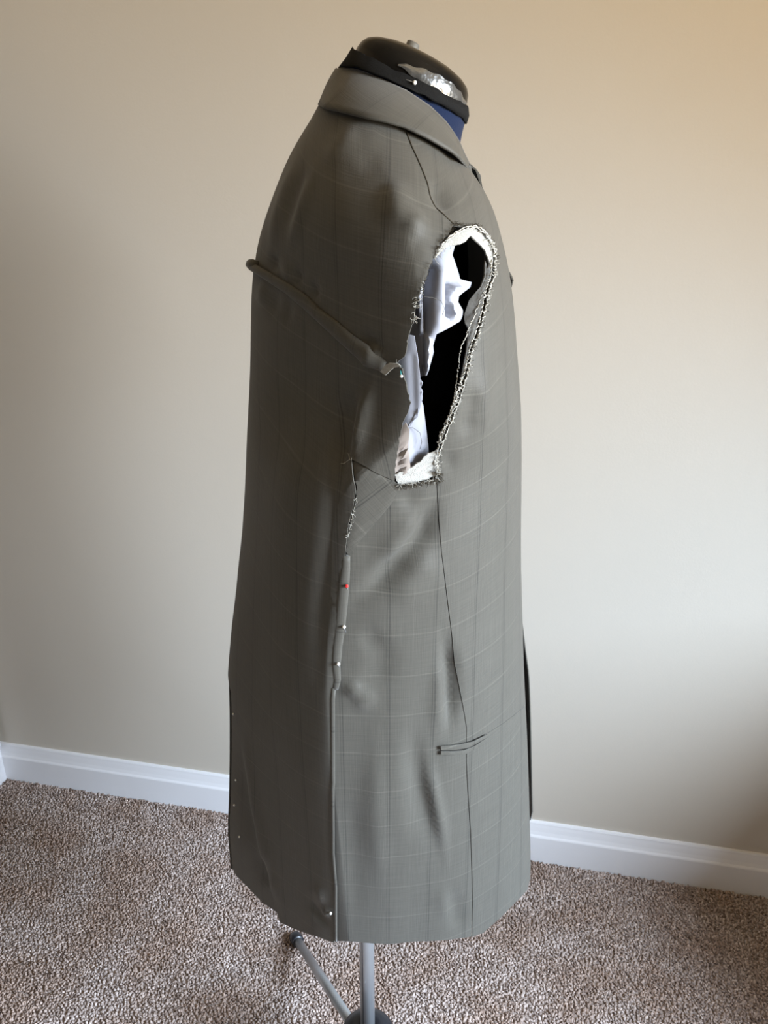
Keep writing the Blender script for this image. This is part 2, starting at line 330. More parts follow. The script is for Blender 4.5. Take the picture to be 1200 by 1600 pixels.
# ---- folds: (polyline in photo pixels, width px, height m) evaluated on the near half, mirrored on the far half
FOLDS = [
    ([(585, 590), (572, 640), (560, 690), (552, 725)], 10, 0.0060), ([(557, 600), (545, 650), (538, 700), (535, 740)], 13, -0.0055),
    ([(688, 770), (660, 835), (620, 885), (585, 915), (556, 940)], 16, -0.0085), ([(660, 800), (625, 850), (590, 880)], 16, 0.003), ([(690, 860), (655, 905), (610, 950)], 22, 0.0030),
    ([(694, 985), (702, 1040), (704, 1090), (700, 1150)], 10, -0.0080), ([(690, 1020), (688, 1080), (680, 1150)], 11, 0.003),
    ([(646, 1120), (648, 1180), (656, 1230), (668, 1285), (680, 1350)], 17, -0.0032), ([(663, 1195), (668, 1240), (682, 1300), (690, 1345)], 5, -0.0012), ([(668, 1165), (670, 1210), (684, 1275), (697, 1345)], 9, 0.0050),
    ([(625, 1150), (622, 1250), (628, 1350)], 18, 0.0022), ([(545, 1230), (548, 1330), (556, 1440)], 18, -0.0025), ([(586, 1150), (588, 1250), (598, 1400)], 16, 0.003),
    ([(705, 1385), (712, 1425), (716, 1460)], 14, -0.003), ([(690, 1385), (700, 1440)], 10, 0.002),
    ([(482, 1400), (500, 1425), (517, 1446)], 7, -0.003), ([(505, 1418), (517, 1428)], 5, 0.003), ([(495, 1380), (508, 1410)], 7, 0.002),
    ([(660, 330), (648, 350), (640, 372)], 14, 0.0038), ([(612, 280), (622, 330), (634, 360)], 20, 0.004), ([(676, 280), (700, 335)], 13, -0.0042), ([(600, 370), (625, 395), (665, 410)], 22, -0.0012),
    ([(560, 195), (535, 230), (505, 262)], 14, 0.0022), ([(600, 225), (565, 268), (520, 300)], 20, -0.0018),
    ([(470, 240), (448, 300), (432, 350), (425, 400)], 7, 0.0022), ([(482, 250), (460, 310), (445, 370)], 7, -0.0022), ([(495, 260), (475, 320), (452, 400)], 7, 0.0022),
    ([(430, 395), (432, 425)], 6, -0.003), ([(465, 420), (470, 445)], 6, -0.003), ([(490, 440), (496, 470)], 6, -0.003), ([(445, 410), (455, 440)], 6, 0.002), ([(415, 440), (412, 480)], 7, 0.0025), ([(455, 460), (452, 510)], 7, -0.002), ([(435, 450), (430, 500)], 8, -0.002),
    ([(575, 545), (600, 560)], 10, 0.004), ([(560, 515), (595, 545), (612, 560)], 7, -0.003),
    ([(545, 640), (520, 800), (505, 960), (500, 1060)], 16, -0.0060), ([(460, 650), (450, 900), (450, 1100), (470, 1300)], 30, 0.004),
    ([(740, 600), (735, 640), (722, 690)], 12, -0.0030), ([(757, 560), (757, 640), (745, 700)], 12, 0.002), ([(700, 700), (703, 740)], 9, -0.002),
    ([(555, 1060), (548, 1090)], 11, 0.004), ([(548, 1100), (590, 1085)], 14, 0.003), ([(600, 990), (590, 1080)], 18, -0.0022),
    ([(385, 1150), (400, 1260), (425, 1370), (445, 1420)], 7, 0.004), ([(372, 1165), (386, 1260), (402, 1340)], 12, -0.0035), ([(405, 1330), (420, 1390)], 12, -0.004),
    ([(640, 760), (640, 800)], 14, -0.002), ([(600, 990), (560, 1010)], 14, -0.002),
]
def seg_dist(px, py, pl):
    best = np.full(np.shape(px), 1e9)
    for (x0, y0), (x1, y1) in zip(pl[:-1], pl[1:]):
        dx, dy = x1 - x0, y1 - y0; t = np.clip(((px - x0) * dx + (py - y0) * dy) / (dx * dx + dy * dy + 1e-9), 0, 1)
        best = np.minimum(best, np.hypot(px - x0 - t * dx, py - y0 - t * dy))
    return best
def stroke(px, py, pl, wd):      # soft ridge along a line, dying away towards both ends
    n = len(pl); L = [0.0]
    for (x0, y0), (x1, y1) in zip(pl[:-1], pl[1:]): L.append(L[-1] + math.hypot(x1 - x0, y1 - y0))
    best = np.full(np.shape(px), 1e9); pos = np.zeros(np.shape(px))
    for i in range(n - 1):
        (x0, y0), (x1, y1) = pl[i], pl[i + 1]; dx, dy = x1 - x0, y1 - y0
        t = np.clip(((px - x0) * dx + (py - y0) * dy) / (dx * dx + dy * dy + 1e-9), 0, 1); dd = np.hypot(px - x0 - t * dx, py - y0 - t * dy)
        k = dd < best; best = np.where(k, dd, best); pos = np.where(k, (L[i] + t * (L[i + 1] - L[i])) / L[-1], pos)
    tp = np.clip(np.minimum(pos, 1 - pos) / 0.38, 0, 1); tp = tp * tp * (3 - 2 * tp)
    return np.exp(-(best / (wd * (0.75 + 0.35 * tp))) ** 2) * (0.10 + 0.90 * tp)
def disp(phi, z):
    P = surf(phi, z); px, py = proj(P); d = np.zeros(np.shape(px))
    for pl, wd, h in FOLDS: d += 1.25 * h * stroke(px, py, pl, wd)
    near = np.clip(-np.sin(phi) * 4, 0, 1)
    d += 0.0008 * np.sin(px * 0.06 + py * 0.013) * np.sin(py * 0.011 + 1.3)
    return d * near
def point(phi, z, off=0.0, d=True):
    o = off + (disp(phi, z) if d else 0.0)
    return surf(phi, z) + normal(phi, z) * np.asarray(o)[..., None]
# ---- inverse: photo pixel -> (phi, z) on the near side
_pg, _zg = np.meshgrid(np.radians(np.linspace(-178, -1, 178)), np.linspace(0.51, 1.485, 196)); _pg = _pg.ravel(); _zg = _zg.ravel()
_inv_cache = {}
def inv(px, py, off=0.0):
    key = round(off, 4)
    if key not in _inv_cache: _inv_cache[key] = proj(point(_pg, _zg, off, False))
    gx, gy = _inv_cache[key]
    px = np.atleast_1d(np.asarray(px, float)); py = np.atleast_1d(np.asarray(py, float)); R = []
    for a, b in zip(px, py):
        i = int(np.argmin((gx - a) ** 2 + (gy - b) ** 2)); ph, z = _pg[i], _zg[i]
        best = (1e18, ph, z)
        for _ in range(6):
            q = point(np.array([ph, ph + 1e-3, ph]), np.array([z, z, z + 1e-3]), off, False); qx, qy = proj(q)
            ex, ey = a - qx[0], b - qy[0]
            if ex * ex + ey * ey < best[0]: best = (ex * ex + ey * ey, ph, z)
            J = np.array([[(qx[1] - qx[0]) / 1e-3, (qx[2] - qx[0]) / 1e-3], [(qy[1] - qy[0]) / 1e-3, (qy[2] - qy[0]) / 1e-3]])
            try: st = np.linalg.lstsq(J.T @ J + np.diag([400.0, 4.0]), J.T @ np.array([ex, ey]), rcond=None)[0]
            except Exception: break
            ph += float(np.clip(st[0], -.06, .06)); z += float(np.clip(st[1], -.02, .02)); ph = min(max(ph, -math.pi + 0.01), -0.005); z = min(max(z, 0.505), 1.485)
        R.append(best[1:])
    return np.array(R)
# arc length round a ring at mid height, for the check
_pt = np.linspace(-math.pi, math.pi, 721); _pp = surf(_pt, np.full(721, 0.95)); _arc = np.concatenate([[0], np.cumsum(np.linalg.norm(np.diff(_pp, axis=0), axis=1))])
def arc(phi): return np.interp(phi, _pt, _arc)
_z0 = inv([650], [978])[0]; ZOFF = _z0[1] + 0.0239; UOFF = arc(_z0[0] * 0 + inv([609], [957])[0][0]) + 0.0235
_PT = np.linspace(-math.pi, 0.6, 361); _AT = []
for _z in ZG:
    _q = surf(_PT, np.full(361, _z)); _a = np.concatenate([[0], np.cumsum(np.linalg.norm(np.diff(_q, axis=0), axis=1))])
    _k = (_PT > -3.0) & (_PT < -0.15); _AT.append(_a - np.interp(FX, _q[_k, 0], _a[_k]))
_AT = np.array(_AT)
def arc2(phi, z):      # distance round the body from the line under the shoulder, ring by ring
    fi = np.clip((phi + math.pi) / (0.6 + math.pi) * 360, 0, 359.999); zi = np.clip((z - ZG[0]) / (ZG[-1] - ZG[0]) * 99, 0, 98.999)
    i = fi.astype(int); j = zi.astype(int); a = fi - i; b = zi - j
    return (_AT[j, i] * (1 - a) + _AT[j, i + 1] * a) * (1 - b) + (_AT[j + 1, i] * (1 - a) + _AT[j + 1, i + 1] * a) * b
_u = inv([609], [957])[0]; UOFF2 = float(arc2(_u[:1], _u[1:])[0]) + 0.0235
AS1, AS2 = float(arc(inv([560], [720])[0][0])), float(arc(inv([686], [790])[0][0]))
def densify(pl, step):
    out = []
    for (x0, y0), (x1, y1) in zip(pl[:-1], pl[1:]):
        n = max(1, int(math.hypot(x1 - x0, y1 - y0) / step))
        for k in range(n): out.append((x0 + (x1 - x0) * k / n, y0 + (y1 - y0) * k / n))
    out.append(pl[-1]); return out
def jag(pl, amp, seed=1):
    r = random.Random(seed); return [(x + r.uniform(-amp, amp), y + r.uniform(-amp, amp)) for x, y in pl]
def px_line(pl, off=0.0, step=7, rough=0.0, seed=1):
    d = densify(pl, step)
    if rough: d = [d[0]] + jag(d[1:-1], rough, seed) + [d[-1]]
    q = inv([p[0] for p in d], [p[1] for p in d], off); return [tuple(v) for v in q]
def sp_line(pl, step=0.012):
    """polyline given as (phi degrees, z)"""
    out = []
    for (p0, z0), (p1, z1) in zip(pl[:-1], pl[1:]):
        n = max(1, int(math.hypot(math.radians(p1 - p0) * 0.17, z1 - z0) / step))
        for k in range(n): out.append((math.radians(p0 + (p1 - p0) * k / n), z0 + (z1 - z0) * k / n))
    out.append((math.radians(pl[-1][0]), pl[-1][1])); return out
def in_poly(x, y, poly):
    inside = np.zeros(len(x), bool); n = len(poly)
    for i in range(n):
        x0, y0 = poly[i]; x1, y1 = poly[(i + 1) % n]
        if y0 == y1: continue
        c = ((y0 > y) != (y1 > y)) & (x < (x1 - x0) * (y - y0) / (y1 - y0) + x0); inside ^= c
    return inside
def panel(name, loops, mat, parent, off=0.0, spacing=0.0046, edge_in=0.0, mirror=False, thick=0.0012, extra=None, uvrot=None, use_disp=True, label=None):
    """loops: first = outline, others = holes, all (phi, z) lists"""
    S = 0.18
    polys = []
    for lp in loops:
        q = []
        for p in lp:
            c = (p[0] * S, p[1])
            if not q or math.hypot(c[0] - q[-1][0], c[1] - q[-1][1]) > 5e-4: q.append(c)
        if math.hypot(q[0][0] - q[-1][0], q[0][1] - q[-1][1]) < 5e-4: q.pop()
        polys.append(q)
    pts, edges = [], []
    for q in polys:
        b = len(pts); pts += q; edges += [(b + i, b + (i + 1) % len(q)) for i in range(len(q))]
    nb = len(pts)
    xs = [p[0] for p in polys[0]]; ys = [p[1] for p in polys[0]]
    gx, gy = np.meshgrid(np.arange(min(xs), max(xs), spacing), np.arange(min(ys), max(ys), spacing))
    gx = (gx + (np.arange(gx.shape[0]) % 2)[:, None] * spacing / 2).ravel(); gy = gy.ravel()
    keep = in_poly(gx, gy, polys[0])
    for h in polys[1:]: keep &= ~in_poly(gx, gy, h)
    gx, gy = gx[keep], gy[keep]
    B = np.array(pts); d = np.full(len(gx), 1e9)
    for i in range(0, len(B)): d = np.minimum(d, np.hypot(gx - B[i, 0], gy - B[i, 1]))
    k2 = d > spacing * 0.45; gx, gy = gx[k2], gy[k2]
    allp = pts + list(zip(gx.tolist(), gy.tolist()))
    res = delaunay_2d_cdt([Vector(p) for p in allp], edges, [], 0, 1e-7, True)
    vv = np.array([tuple(v) for v in res[0]]); ff = np.array([f for f in res[2] if len(f) == 3])
    cen = vv[ff].mean(1); keep = in_poly(cen[:, 0], cen[:, 1], polys[0])
    for h in polys[1:]: keep &= ~in_poly(cen[:, 0], cen[:, 1], h)
    ff = ff[keep]; phi = vv[:, 0] / S; z = vv[:, 1]
    o = np.full(len(vv), off)
    isb = np.array([any(i < nb for i in og) for og in res[3]])
    o = o - edge_in * isb
    if extra is not None: o = o + extra(phi, z)
    P = point(phi, z, o, use_disp)
    # outward winding
    t = ff[len(ff) // 2]; nrm = np.cross(P[t[1]] - P[t[0]], P[t[2]] - P[t[0]])
    if np.dot(nrm, normal(phi[t[0]], z[t[0]])) < 0: ff = ff[:, ::-1]
    A_ = arc(phi); sf = lambda v: (np.sqrt(v * v + 0.0009) + v) / 2 - 0.004; fr = sf(A_ - AS2); bk = sf(AS1 - A_)
    hi = np.clip((z - 0.85) / 0.3, 0, 1)
    uv = np.stack([arc2(phi, z) - UOFF2, z - ZOFF + 0.10 * np.clip(A_ - AS1, 0, AS2 - AS1) - fr * (0.12 + 0.10 * hi) - bk * (0.05 + 0.24 * hi)], -1)
    if mirror: P = P.copy(); P[:, 1] = 2 * FY - P[:, 1]; ff = ff[:, ::-1]
    ob = mesh_obj(name, P, [tuple(int(i) for i in f) for f in ff], mat, parent, True, uv)
    m = ob.modifiers.new('thickness', 'SOLIDIFY'); m.thickness = thick; m.offset = -1
    m = ob.modifiers.new('crisp_edges', 'EDGE_SPLIT'); m.split_angle = math.radians(55); m.use_edge_sharp = False
    if label: ob['label'] = label
    return ob

# ------------------------------------------------------------------ the dress stand
stand = empty('dress_form', (FX, FY, 0), 'black sewing dress form with glossy cap on an aluminium tripod', 'dress form')
# torso
zt = np.linspace(0.66, 1.462, 60); V = []; F = []; SEG = 72
for z in zt:
    ph = np.linspace(-math.pi, math.pi, SEG + 1)[:-1]; inset = -0.044 if z < 1.3 else -0.044 + 0.024 * min(1, (z - 1.3) / 0.12)
    if z < 0.80: inset -= 0.02 * (0.80 - z) / 0.14
    V += list(point(ph, np.full(SEG, z), inset, False))
for i in range(len(zt) - 1):
    for k in range(SEG): k2 = (k + 1) % SEG; F.append((i * SEG + k, i * SEG + k2, (i + 1) * SEG + k2, (i + 1) * SEG + k))
F += [tuple(range(SEG))[::-1], tuple((len(zt) - 1) * SEG + k for k in range(SEG))]
mesh_obj('torso', V, F, M_torso, stand)
SAG = 0.006      # cloth and neck dip a little at the sides
# neck, oblique: rings on planes from the shoulder base up to the cap
def tilt_ring(back, front, w, seg=64, grow=0.0, n=2.0, lift=0.0):
    """ellipse through two photo points on the middle plane, half width w"""
    b = at_y(*back, FY); f = at_y(*front, FY); c = (b + f) / 2; h = (f - b) / 2; L = np.linalg.norm(h); hd = h / L
    up = np.array([-hd[2], 0, hd[0]]); t = np.linspace(0, 2 * math.pi, seg + 1)[:-1]
    return [c + hd * (L + grow) * math.cos(a) + np.array([0, -(w + grow), -SAG * abs(math.sin(a)) ** 1.5]) * (1 if math.sin(a) >= 0 else 1) * np.array([0, math.sin(a), 1]) + up * lift for a in t], c, hd, up, L
def loft(rings, caps=True):
    V = [p for r in rings for p in r]; n = len(rings[0]); F = []
    for i in range(len(rings) - 1):
        for k in range(n): k2 = (k + 1) % n; F.append((i * n + k, i * n + k2, (i + 1) * n + k2, (i + 1) * n + k))
    if caps: F += [tuple(range(n))[::-1], tuple((len(rings) - 1) * n + k for k in range(n))]
    return V, F
NB = [((500, 225), (716, 262), 0.072), ((512, 180), (718, 228), 0.060), ((525, 140), (722, 208), 0.055), ((538, 105), (726, 192), 0.0525), ((552, 78), (728, 168), 0.051)]
mesh_obj('neck', *loft([tilt_ring(a, b, w)[0] for a, b, w in NB]), M_blue, stand)['label'] = 'navy blue jersey neck'
# cap: shallow dome with a steep glossy rim
_, cc, hd, up, L0 = tilt_ring((556, 80), (727.5, 166), 0.0515)
prof = [(1.0, -0.012), (1.01, -0.003), (1.0, 0.003), (0.97, 0.0085), (0.91, 0.0130), (0.80, 0.0165), (0.62, 0.0195), (0.4, 0.0210), (0.15, 0.0215)]
rings = []
for s, h in prof:
    t = np.linspace(0, 2 * math.pi, 65)[:-1]
    rings.append([cc + hd * L0 * s * math.cos(a) + np.array([0, -0.0515 * s, 0]) * math.sin(a) + up * h for a in t])
mesh_obj('neck_cap', *loft(rings), M_cap, stand)['label'] = 'glossy black plastic neck cap'
tt = np.linspace(math.radians(18), math.radians(104), 40); rr = []  # tape strip added along the rim, angled to catch the window highlight
for s, h in [(1.035, -0.006), (1.045, -0.002), (1.038, 0.0015), (1.018, 0.0050), (1.004, 0.0070)]:
    rr.append([cc + hd * L0 * s * math.cos(a) + np.array([0, -0.0515 * s, 0]) * math.sin(a) + up * (h * (0.15 + 0.85 * math.sin((a - tt[0]) / (tt[-1] - tt[0]) * math.pi)) + 0.0006 * math.sin(a * 23)) for a in tt])
V = [p for r in rr for p in r]; F = [(i * 40 + k, i * 40 + k + 1, (i + 1) * 40 + k + 1, (i + 1) * 40 + k) for i in range(4) for k in range(39)]
mesh_obj('highlight_tape', V, F, mat_noise('rim_highlight_tape', (0.16, 0.16, 0.155), 0.28, 0.5, 90, 0.7, 120, metallic=0.75, bdist=0.002), stand)['label'] = 'crinkled shiny tape shaped to carry the highlight on the cap rim'
kb = cc + up * 0.0195 - hd * 0.010
mesh_obj('cap_knob', *lathe([(0.0068, -0.002), (0.0068, 0.003), (0.0060, 0.004), (0.0060, 0.0072), (0.0045, 0.0082), (0.002, 0.0085)], kb, 20, tuple(up)), M_knob, stand)['label'] = 'small grey metal knob'
# pole, hub, legs
mesh_obj('pole', *tube([(FX, FY, 0.14), (FX, FY, 0.40), (FX, FY, 0.80)], 0.0108, 28), M_steel, stand)
pf = mesh_obj('pole_seam', *tube([(FX - 0.0062, FY - 0.0085, 0.215), (FX - 0.0062, FY - 0.0085, 0.66)], 0.0008, 6), M_blackplastic, stand)
hub = mesh_obj('hub', *lathe([(0.030, 0.120), (0.040, 0.130), (0.0435, 0.175), (0.0435, 0.200), (0.039, 0.215), (0.028, 0.224), (0.0165, 0.228), (0.0125, 0.224)], (FX, FY, 0), 40), M_blackplastic, stand)
_u, _v = (463 - 600) / FPX, -(1467 - 800) / FPX; _r = np.array([_u, CP + _v * SP, -SP + _v * CP]); foot = np.array([0, 0, CH]) + _r * ((CH - 0.017) / -_r[2]); jn = at_y(556, 1632, 0.845)
base_ang = math.atan2(foot[1] - FY, foot[0] - FX); LR = math.hypot(foot[1] - FY, foot[0] - FX)
for k in range(3):
    an = base_ang + k * 2 * math.pi / 3; c, s = math.cos(an), math.sin(an)
    p1 = np.array([FX + LR * c, FY + LR * s, 0.017]); p0 = np.array([FX + 0.030 * c, FY + 0.030 * s, jn[2]])
    mesh_obj('leg', *tube([p0, p0 * .5 + p1 * .5, p1], 0.0082, 20), M_steel, stand)
    lg = [o for o in stand.children if o.name.startswith('leg')][-1]
    d = (p1 - p0) / np.linalg.norm(p1 - p0); q = p1 + d * 0.004
    mesh_obj('rubber_foot', *tube([p1 - d * 0.014, p1 - d * 0.012, p1 + d * 0.002, p1 + d * 0.010, p1 + d * 0.014], [0.0100, 0.0122, 0.0125, 0.0115, 0.008], 24), M_blackplastic, lg)

# black cloth band pinned round the neck
def wavy(r, c, amp, seed, up):
    rr = random.Random(seed); ph = [rr.uniform(0, 6.28) for _ in range(5)]; out = []
    for i, p in enumerate(r):
        t = 2 * math.pi * i / len(r); h = amp * (math.sin(3 * t + ph[0]) + 0.6 * math.sin(7 * t + ph[1]) + 0.5 * math.sin(13 * t + ph[2]) + 0.4 * math.sin(23 * t + ph[3])) / 2
        out.append(p + up * h)
    return out
bt, c0, hdb, upb, _ = tilt_ring((553, 78), (729, 166), 0.0530, 128, 0.0022)
bm, *_ = tilt_ring((544, 93), (729, 180), 0.0545, 128, 0.0025)
SAG = -0.003
bb_, *_ = tilt_ring((534, 107), (724, 193), 0.0550, 128, 0.0030)
band = mesh_obj('neck_band', *loft([wavy(bb_, c0, 0.0012, 3, upb), bm, wavy(bt, c0, 0.0014, 5, upb)], False), M_blackknit, None)
m = band.modifiers.new('thickness', 'SOLIDIFY'); m.thickness = 0.0015; m.offset = 1
meta(band, 'raw-edged black knit strip pinned around the neck of the dress form', 'fabric band')

# ------------------------------------------------------------------ the jacket
jk = empty('suit_jacket', (FX, FY, 0.55), 'sleeveless olive grey windowpane check suit jacket being taken apart, on the dress form', 'jacket')
COLLAR_LO = [(497, 165), (525, 171), (570, 182), (600, 188), (632, 197), (667, 213), (705, 235), (722, 249)]
SHSEAM = [(632, 190), (635, 212), (642, 232), (657, 267), (675, 310), (690, 333), (707, 352)]
ARM_BACK = [(707, 352), (700, 366), (688, 380), (680, 400), (672, 415), (666, 432), (657, 452), (650, 475), (648, 500), (640, 520), (636, 545), (634, 556), (622, 566)]
ARM_LOWBACK = [(622, 566), (631, 575), (637, 600), (643, 628), (641, 640), (631, 662), (622, 695), (617, 730), (616, 749)]
ARM_FRONT = [(707, 352), (722, 356), (738, 354), (752, 362), (766, 380), (773, 405), (771, 432), (762, 455), (758, 480), (748, 515), (737, 545), (727, 590), (716, 630), (703, 662), (692, 690), (684, 712), (682, 745)]
FLAP_EDGE = [(616, 749), (596, 741), (575, 730), (553, 719)]
S1 = [(553, 719), (554, 742), (556, 765), (552, 790), (545, 815), (541, 850), (538, 880), (533, 920), (530, 960), (524, 1005), (522, 1040), (524, 1062), (519, 1080), (519, 1200), (520, 1330), (525, 1385), (524, 1471)]
S2 = [(682, 748), (686, 790), (690, 865), (694, 900), (700, 950), (707.5, 1007), (717.5, 1070), (728, 1136), (728, 1160), (728, 1190), (731, 1240), (735, 1298), (736.5, 1355), (738, 1412), (737, 1464)]
HEM_BACK = [(524, 1471), (500, 1461), (462, 1450), (439, 1440)]
HEM_SIDE = [(737, 1464), (670, 1471), (613, 1474.5), (565, 1473), (524, 1471)]
VENT = [(439, 1440), (428, 1400), (416, 1350), (405, 1300), (396, 1250), (386, 1200), (376, 1150), (367, 1100), (361, 1070)]
shift = lambda pl, dx, dy=0: [(x + dx, y + dy) for x, y in pl]
i_vent = inv([361], [1070])[0]; zv = i_vent[1]
hemz = inv([439], [1440])[0][1]
TUCK = [(399, 418), (430, 436), (470, 464), (500, 492), (530, 517), (560, 541), (585, 560), (600, 571), (622, 566)]
tk0 = inv([400], [419])[0]
# upper back panel: centre back -> collar -> shoulder seam -> armhole -> tuck
topz = inv([500], [169])[0]
CBT = 1.470
ub = sp_line([(-181, CBT), (-170, CBT)]) + px_line(shift(COLLAR_LO[1:5], 0, -8)) + px_line(shift(SHSEAM, -1.3)) + px_line(ARM_BACK, rough=1.3, step=4) + px_line(TUCK[::-1][1:]) + sp_line([(math.degrees(tk0[0]), tk0[1]), (-181, tk0[1] + 0.002)])
panel('upper_back_panel', [ub], M_cloth, jk, 0.0016)
panel('upper_back_panel', [ub], M_cloth, jk, 0.0016, mirror=True)
# lower back panel
lb = sp_line([(-181, tk0[1] + 0.006), (math.degrees(tk0[0]), tk0[1] + 0.004)]) + px_line(shift(TUCK[1:], 0, -6)) + px_line(ARM_LOWBACK, rough=0.9, step=5) + px_line(FLAP_EDGE) + \
     px_line(shift(S1, -0.6)) + px_line(HEM_BACK) + px_line(VENT) + sp_line([(math.degrees(i_vent[0]), zv), (-181, zv + 0.01)])
def curl(phi, z):   # the free edge by the side seam stands proud of the side piece; tension pulls it in lower down
    px, py = proj(surf(phi, z)); d = seg_dist(px, py, S1[:12]); return 0.0012 * np.exp(-(d / 22) ** 2) * np.clip((1100 - py) / 120, 0, 1)
panel('back_panel', [lb], M_cloth, jk, 0.0024, extra=curl)
# far back panel runs on under the vent
hb = math.degrees(inv([380], [1380])[0][0])
far_lb = sp_line([(-181, tk0[1] + 0.006), (math.degrees(tk0[0]), tk0[1] + 0.004)]) + px_line(shift(TUCK[1:], 0, -6)) + px_line(ARM_LOWBACK, rough=0.9, step=5, seed=4) + px_line(FLAP_EDGE) + \
     px_line(shift(S1, -0.6)) + px_line(HEM_BACK + [(410, 1411)]) + sp_line([(-181, inv([366], [1368])[0][1]), (-181, tk0[1])])
panel('back_panel', [far_lb], M_cloth, jk, 0.0010, mirror=True)
under = px_line([(358, 1062), (361, 1070), (372, 1100), (384, 1150), (398, 1220), (412, 1290), (428, 1370), (444, 1432), (440, 1432.5), (437, 1431), (410, 1411), (385, 1386), (368, 1370)]) + sp_line([(-181, inv([366], [1368])[0][1]), (-181, zv + 0.02)])
panel('vent_underlap', [under], M_cloth, jk, -0.0012, edge_in=0)
# side piece with the torn corner turned up
side = px_line([(616, 752), (622, 757), (650, 753), (682, 748)]) + px_line(shift(S2, -0.3)) + px_line(HEM_SIDE) + px_line([(521, 1471), (516, 1385), (514, 1330), (514, 1200), (514, 1080), (512, 1040), (516, 1005), (524, 950), (530, 900), (533, 850), (545, 760), (548, 716)][:12]) + px_line([(548, 716), (560, 722), (590, 740), (616, 752)])
pock = [(688, 1166), (700, 1164), (728, 1161), (745, 1155), (764, 1145), (764, 1150), (745, 1164), (728, 1172), (700, 1177), (688, 1176)]
panel('side_panel', [side], M_cloth, jk, 0.0)
panel('side_panel', [side], M_cloth, jk, 0.0, mirror=True)
torn = px_line([(553, 720), (575, 731), (600, 743), (624, 756), (612, 785), (590, 812), (562, 845), (545, 866)]) + px_line([(541, 862), (543, 835), (550, 805), (555, 785), (557, 760), (553, 735), (553, 720)], rough=1.0, step=4)
panel('turned_corner', [torn], M_clothdiag, jk, 0.0022, edge_in=0.0006, label='torn corner of the side piece with the check on the bias')
# front panels
RE = 5.0
WAIST = [(728, 1158), (745, 1153), (764, 1144), (785, 1131), (805, 1115), (820, 1101)]
wz = inv([820], [1101])[0]
fr_up = px_line(shift(SHSEAM, 0.5)) + px_line(ARM_FRONT, rough=0.8, step=5, seed=3) + px_line(shift(S2[:8], 0.3)) + px_line(WAIST) + sp_line([(math.degrees(wz[0]), wz[1]), (RE, wz[1] + 0.006), (RE, 1.34), (0, 1.385), (-6, 1.41), (-14, 1.428)]) + px_line([(722, 244), (705, 228), (667, 205), (634, 190)])
panel('front_panel', [fr_up], M_cloth, jk, 0.0006)
hem_f = [(737, 1464), (755, 1458.5), (783, 1433), (808, 1406), (823, 1390), (827, 1374)]
fh = inv([827], [1374])[0]
fr_lo = px_line(shift(WAIST, 0, 0.8)) + sp_line([(math.degrees(wz[0]), wz[1]), (RE, wz[1] + 0.004), (RE, fh[1] + 0.01), (math.degrees(fh[0]), fh[1])]) + px_line(hem_f[::-1]) + px_line(shift(S2[8:][::-1], 0.6))
panel('lower_front_panel', [fr_lo], M_cloth, jk, 0.0004)
# far front: its edge swings out past the near one below the waist
zf0 = inv([813], [850])[0][1]; zf1 = inv([828], [1345])[0][1]
def swing(phi, z):
    t = np.clip((np.degrees(-phi) * 1.0 * -1 + 30) / 30, 0, 1)      # phi is near-side here, mirrored afterwards
    return 0.0225 * np.clip(1 - np.abs(np.degrees(phi) + 17) / 22, 0, 1) ** 0.7 * np.clip((zf0 - z) / 0.22, 0, 1) ** 0.8
far_fr = px_line(shift(SHSEAM, 0.5)) + px_line(ARM_FRONT, rough=0.8, step=5, seed=9) + px_line(shift(S2, 0.6)) + px_line(hem_f[:5]) + sp_line([(-22, fh[1]), (-17, fh[1] + 0.006), (-14, fh[1] + 0.03), (-13, 0.8), (-13, 1.1), (-12, 1.32), (-15, 1.40), (-17, 1.425)]) + px_line([(722, 244), (705, 228), (667, 205), (634, 190)])
panel('front_panel', [far_fr], M_cloth, jk, 0.0012, mirror=True, extra=swing)
# lapels on the open front (mostly turned away from the lens)
lap = sp_line([(-3, 1.44), (-3, 1.36), (-4, 1.30), (-3, 1.20), (-4, 1.05), (-12, 0.98), (-20, 1.08), (-24, 1.2), (-24, 1.34), (-26, 1.42), (-14, 1.445)])
def peek(phi, z):
    px, py = proj(surf(np.full(np.shape(phi), -0.14), z)); return 0.0058 * np.exp(-((py - 277) / 13) ** 2) + 0.0066 * np.exp(-((py - 446) / 17) ** 2)
panel('lapel', [lap], M_cloth, jk, 0.0026, mirror=True, use_disp=False, extra=peek)

def seam_line(name, pl, off, rad=0.00055):
    q = np.array(px_line(pl, 0.0, step=4)); mesh_obj(name, *tube(point(q[:, 0], q[:, 1], np.full(len(q), off)), rad, 5), M_brownfuzz, jk)
seam_line('shoulder_seam', [(632, 198)] + SHSEAM[1:], 0.0018)
# pocket: two welts and a dark strip painting the shade in the gap
def strip(name, pl_top, pl_bot, mat, off, **kw):
    return panel(name, [px_line(pl_top) + px_line(pl_bot[::-1])], mat, jk, off, spacing=0.004, **kw)
strip('pocket_gap_shade', [(690, 1166), (715, 1164), (735, 1159), (757, 1149)], [(690, 1172), (715, 1171), (735, 1168), (757, 1153)], M_dark, 0.0018, edge_in=0)
strip('pocket_welt', [(686.5, 1163.5), (715, 1159.5), (735, 1155.5), (758, 1145.5)], [(687, 1168.5), (708, 1168), (730, 1164.5), (758, 1150)], M_cloth, 0.0042, edge_in=0.0004)
strip('pocket_welt', [(687, 1171), (708, 1170.5), (722, 1169), (740, 1162), (760, 1149.5)], [(687, 1176.5), (708, 1176), (725, 1174.5), (742, 1167), (760, 1153)], M_cloth, 0.0038, edge_in=0.0004)
